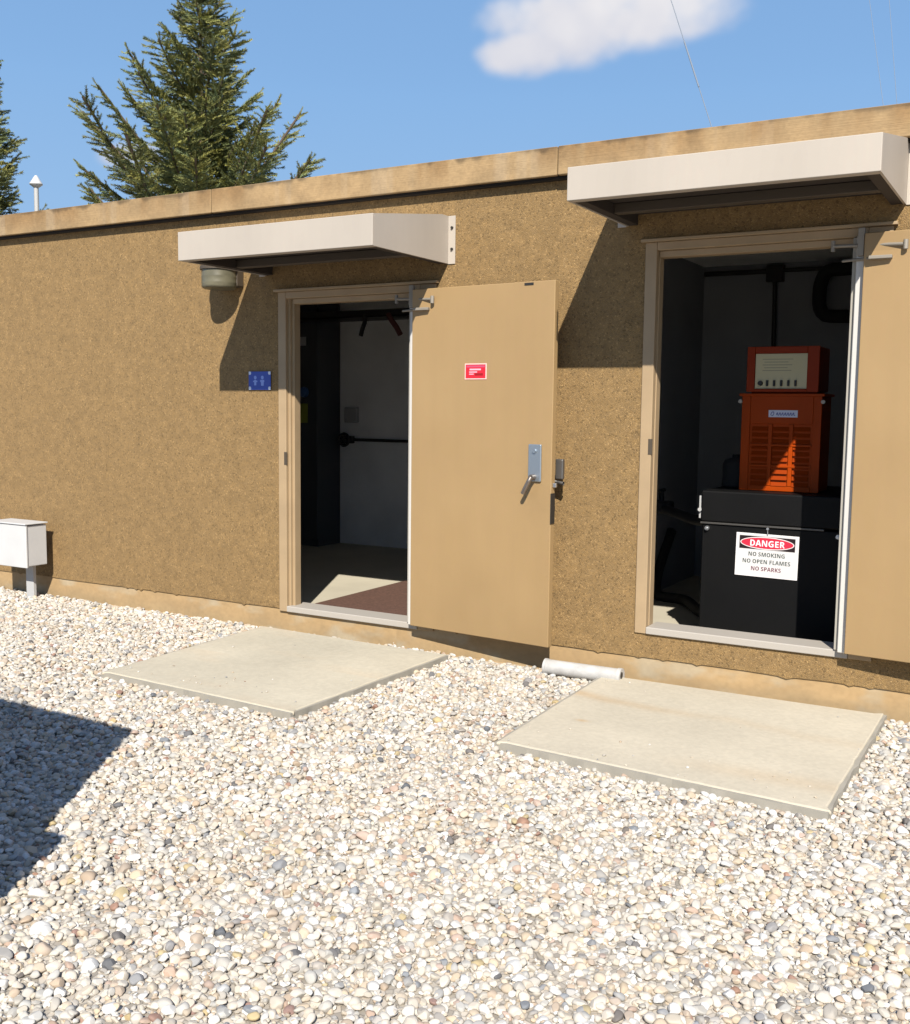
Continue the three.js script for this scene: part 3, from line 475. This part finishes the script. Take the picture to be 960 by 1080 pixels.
function conifer(label, pos, H, slope, seed, lowest, skew = 0) {
  const r = rng(seed), o = thing('spruce_tree', label, 'tree', pos), limbs = [], mats = [], cols = [];
  const tr = []; for (let i = 0; i <= 12; i++) tr.push(new THREE.Vector2(lerp(0.21, 0.012, Math.pow(i / 12, 0.85)) * H / 12.8, i / 12 * H)); part('trunk', new THREE.LatheGeometry(tr, 12), barkM, o);
  const X = new THREE.Vector3(1, 0, 0), q = new THREE.Quaternion(), m = new THREE.Matrix4();
  const spray = (p, dir, len, tone) => {
    q.setFromUnitVectors(X, dir.clone().normalize()); const roll = new THREE.Quaternion().setFromAxisAngle(X, r() * 6.28); m.compose(p, q.clone().multiply(roll), new THREE.Vector3(len, len * 0.95, len * 0.95)); mats.push(m.clone());
    const k = (0.65 + 0.7 * r()) * tone, y = r(); cols.push([lerp(0.10, 0.225, y) * k, lerp(0.13, 0.21, y) * k, lerp(0.055, 0.045, y) * k]);
  };
  for (let h = lowest; h < H - 0.15; h += 0.27 + 0.16 * r()) {
    const nb = 4 + Math.floor(r() * 3), off = r() * 6.28;
    for (let b = 0; b < nb; b++) {
      const az = off + b / nb * 6.283 + (r() - 0.5) * 0.7, L = Math.max(0.25, Math.pow(H - h, 1.12) * 0.86 * slope * (0.45 + 0.86 * Math.pow(r(), 1.35)) * (1 + skew * Math.cos(az))), rise = 0.05 + 0.25 * r() + 0.35 * (h / H - 0.4), up = 0.30 + 0.34 * r();
      const at = (t) => new THREE.Vector3(Math.cos(az) * L * t, h + L * (rise * t + up * t * t), Math.sin(az) * L * t);
      limbs.push(tube([at(0).toArray(), at(0.5).toArray(), at(1).toArray()], 0.010 + 0.006 * L, 5, 0.5));
      const tone = 0.7 + 0.6 * r(), n = Math.max(4, Math.round(L / 0.105));
      for (let i = 0; i < n; i++) {
        const t = lerp(0.1, 1, (i + r() * 0.6) / n), p = at(t), fwd = at(Math.min(1.05, t + 0.05)).sub(at(t - 0.02)).normalize(), side = new THREE.Vector3(-Math.sin(az), 0, Math.cos(az));
        const tw = (0.20 + 0.46 * (1 - t) * Math.min(1, L / 1.4)) * (0.7 + 0.6 * r());
        for (const sgn of [-1, 1]) {
          const d = fwd.clone().multiplyScalar(0.75).addScaledVector(side, sgn * (0.55 + 0.4 * r())); d.y -= 0.12 + 0.25 * r(); d.normalize();
          const ns = Math.max(1, Math.round(tw / 0.14));
          for (let k = 0; k < ns; k++) spray(p.clone().addScaledVector(d, tw * k / ns), d.clone().add(new THREE.Vector3((r() - 0.5) * 0.6, (r() - 0.5) * 0.5, (r() - 0.5) * 0.6)), 0.27 + 0.15 * r(), tone);
        }
        spray(p, fwd.clone().add(new THREE.Vector3((r() - 0.5) * 0.5, 0.2 * r(), (r() - 0.5) * 0.5)), 0.24 + 0.1 * r(), tone);
      }
    }
  }
  for (let i = 0; i < 8; i++) spray(new THREE.Vector3(0, H - 0.5 + i * 0.06, 0), new THREE.Vector3((r() - 0.5), 0.8, (r() - 0.5)), 0.3, 1);
  part('limb', join(...limbs), barkM, o);
  const im = new THREE.InstancedMesh(needleGeo, needleM, mats.length); im.name = 'crown'; im.userData.kind = 'stuff'; im.castShadow = im.receiveShadow = true;
  mats.forEach((a, i) => { im.setMatrixAt(i, a); im.setColorAt(i, C(...cols[i])); }); o.add(im);
  return o;
}
conifer('tall spruce with long upswept branches behind the left part of the roof', [-14.5, 0, -13.55], 12.25, 0.37, 4, 4.2, -0.04);
conifer('smaller spruce cut off by the left edge of the picture', [-18.98, 0, -10.78], 9.75, 0.33, 9, 3.4);

// ---------- lamp post and wires behind ----------
{
  const o = thing('street_lamp', 'slim pole lamp with a white conical head rising behind the roof at the left', 'lamp', [-17.80, 0, -11.42]);
  part('pole', rod([0, 0, 0], [0, 6.70, 0], 0.075, 0.055), M.greypaint, o);
  part('lamp_head', new THREE.LatheGeometry([[0.001, 0], [0.075, 0], [0.095, 0.02], [0.15, 0.06], [0.15, 0.085], [0.10, 0.16], [0.045, 0.25], [0.03, 0.27], [0.001, 0.285]].map((p) => new THREE.Vector2(...p)), 20).translate(0, 6.70, 0), M.whitepaint, o);
}
function wire(label, a, b, r, sleeve) {
  const A = new THREE.Vector3(...a), B = new THREE.Vector3(...b), d = B.clone().sub(A), lo = A.clone().addScaledVector(d, -A.y / d.y), hi = A.clone().addScaledVector(d, (34 - A.y) / d.y), o = thing('guy_wire', label, 'wire');
  part('cable', rod(lo.toArray(), hi.toArray(), r, r, 6), M.wire, o);
  if (sleeve) part('sleeve', rod(A.clone().lerp(B, sleeve[0]).toArray(), A.clone().lerp(B, sleeve[1]).toArray(), r * 1.7, r * 1.7, 8), M.wire, o);
  part('ground_anchor', rod([lo.x, -0.1, lo.z], [lo.x, 0.25, lo.z], 0.03), M.darkmetal, o);
}
wire('dark guy wire slanting down across the white cloud', [-3.0, 7.55, -16.55], [-4.93, 11.32, -19.36], 0.010, [0.28, 0.64]);
wire('faint thin wire in the sky above the right canopy, left of two', [0.11, 7.99, -18.40], [-0.83, 11.38, -21.73], 0.006);
wire('faint thin wire near the top right corner of the sky', [0.35, 8.07, -18.54], [-0.42, 11.39, -21.96], 0.006);

// ---------- gravel ----------
{
  const r = rng(2024), gravel = new THREE.Group(); gravel.name = 'gravel'; scene.add(gravel); gravel.userData = { kind: 'stuff', label: 'loose pale river gravel covering the ground in front of the shelter' };
  const stone = (seed) => {
    const q = rng(seed), g0 = new THREE.IcosahedronGeometry(1, 2), p = g0.attributes.position, v = new THREE.Vector3(), cuts = [];
    for (let i = 0; i < 10; i++) cuts.push([new THREE.Vector3(q() - 0.5, q() - 0.5, q() - 0.5).normalize(), 0.56 + 0.36 * q()]);
    const sx = 1, sy = 0.52 + 0.24 * q(), sz = 0.66 + 0.30 * q();
    const nrm = [];
    for (let i = 0; i < p.count; i++) { v.fromBufferAttribute(p, i).normalize(); for (const [n, d] of cuts) { const e = v.dot(n) - d; if (e > 0) v.addScaledVector(n, -e * 0.96); } v.x *= sx; v.y *= sy; v.z *= sz; p.setXYZ(i, v.x, v.y, v.z); }
    g0.deleteAttribute('uv'); g0.deleteAttribute('normal');
    // weld for smooth faces
    const key = new Map(), idx = [], pos = [];
    for (let i = 0; i < p.count; i++) { const k = [p.getX(i), p.getY(i), p.getZ(i)].map((c) => Math.round(c * 1e4)).join(); if (!key.has(k)) { key.set(k, pos.length / 3); pos.push(p.getX(i), p.getY(i), p.getZ(i)); } idx.push(key.get(k)); }
    const g = new THREE.BufferGeometry(); g.setAttribute('position', new THREE.Float32BufferAttribute(pos, 3)); g.setIndex(idx); g.computeVertexNormals(); return seed % 2 ? toCreasedNormals(g, 0.42) : g;
  };
  const KINDS = 12, list = Array.from({ length: KINDS }, () => ({ m: [], c: [] }));
  const inv = camera.matrixWorld.clone().invert(), v = new THREE.Vector3(), f = 1104.25;
  const inView = (x, z) => { v.set(x, 0, z).applyMatrix4(inv); const d = -v.z; if (d < 0.3) return x > -1 && x < 6 && z < 5.2 && z > 2.4; const px = 480 + f * v.x / d, py = 540 - f * v.y / d; const mg = 0.75 * f / d; return px > -mg && px < 960 + mg && py < 1080 + mg; };
  const within = (P, x, z) => P.every((p, i) => { const n = P[(i + 1) % 4], dx = n[0] - p[0], dz = n[1] - p[1]; return (dx * (z - p[1]) - dz * (x - p[0])) / Math.hypot(dx, dz) > 0.006; });
  const inSlab = (x, z) => SLABS.some((P) => within(P, x, z));
  const palette = [[0.53, 0.48, 0.41, 24], [0.49, 0.44, 0.365, 19], [0.575, 0.555, 0.525, 17], [0.42, 0.395, 0.355, 15], [0.46, 0.38, 0.285, 11], [0.34, 0.32, 0.295, 7], [0.40, 0.32, 0.245, 6], [0.40, 0.30, 0.24, 2.6], [0.235, 0.235, 0.24, 2.6], [0.13, 0.125, 0.125, 1.0], [0.41, 0.33, 0.19, 0.9], [0.28, 0.17, 0.13, 1.0]];
  const tot = palette.reduce((s, p) => s + p[3], 0);
  const Q = new THREE.Quaternion(), E = new THREE.Euler(), mm = new THREE.Matrix4();
  const add = (x, y, z, R, flat) => {
    const L = list[Math.floor(r() * KINDS)]; E.set((r() - 0.5) * flat, r() * 6.283, (r() - 0.5) * flat); Q.setFromEuler(E);
    mm.compose(new THREE.Vector3(x, y, z), Q, new THREE.Vector3(R, R * (0.8 + 0.35 * r()), R)); L.m.push(mm.clone());
    let t = r() * tot, i = 0; while ((t -= palette[i][3]) > 0) i++;
    const k = 0.86 + 0.24 * r(), w = (r() - 0.5) * 0.03, patch = 0.85 + 0.13 * fbm(x * 1.3 + 20, z * 1.3 + 20, 5, 3); L.c.push([(palette[i][0] + w) * k * patch, palette[i][1] * k * patch, (palette[i][2] - w) * k * patch]);
  };
  const S = 0.0225;
  for (let z = 0.0; z < 5.2; z += S) for (let x = -7; x < 6.2; x += S) {
    const X = x + (r() - 0.5) * S * 1.3, Z = z + (r() - 0.5) * S * 1.3;
    if (Z < 0.004 || inSlab(X, Z) || !inView(X, Z)) continue;
    const R = 0.0095 + 0.0115 * Math.pow(r(), 1.7), hgt = 0.007 * (fbm(X * 3 + 40, Z * 3 + 40, 6, 4) - 0.5) * 2;
    add(X, -0.0055 + hgt + (r() - 0.5) * 0.005, Z, R, 1.1);
    if (r() < 0.5) add(X + 0.01 * (r() - 0.5), -0.001 + hgt, Z + 0.01 * (r() - 0.5), 0.005 + 0.004 * r(), 1.2);
    if (r() < 0.17) add(X + 0.01 * r(), 0.002 + hgt + 0.003 * r(), Z, 0.014 + 0.010 * r(), 0.7);
    if (r() < 0.045) add(X, 0.001 + hgt, Z, 0.020 + 0.017 * r() * r(), 0.5);
  }
  for (let i = 0; i < 70; i++) { // strays kicked up onto the slabs
    const b = i % 2, e = Math.pow(r(), 2.6) * 0.35, x = b ? lerp(1.54, 3.05, r()) : lerp(-1.04, 0.36, r()), z = r() < 0.75 ? 1.5 - e : 0.05 + r() * 1.4, R = 0.004 + 0.006 * r() * r(); add(x, 0.0375 + R * 0.4, z, R, 0.5);
  }
  const gm = std({ color: 0xffffff, roughness: 0.8 }); let n = 0;
  list.forEach((L, k) => { const im = new THREE.InstancedMesh(stone(100 + k), gm, L.m.length); im.name = k ? `stones_${String(k).padStart(3, '0')}` : 'stones'; im.castShadow = im.receiveShadow = true; L.m.forEach((a, i) => { im.setMatrixAt(i, a); im.setColorAt(i, C(...L.c[i].map((c) => clamp(c, 0.02, 0.85)))); }); gravel.add(im); n += L.m.length; });
  console.log('stones', n);
}

renderer.render(scene, camera);
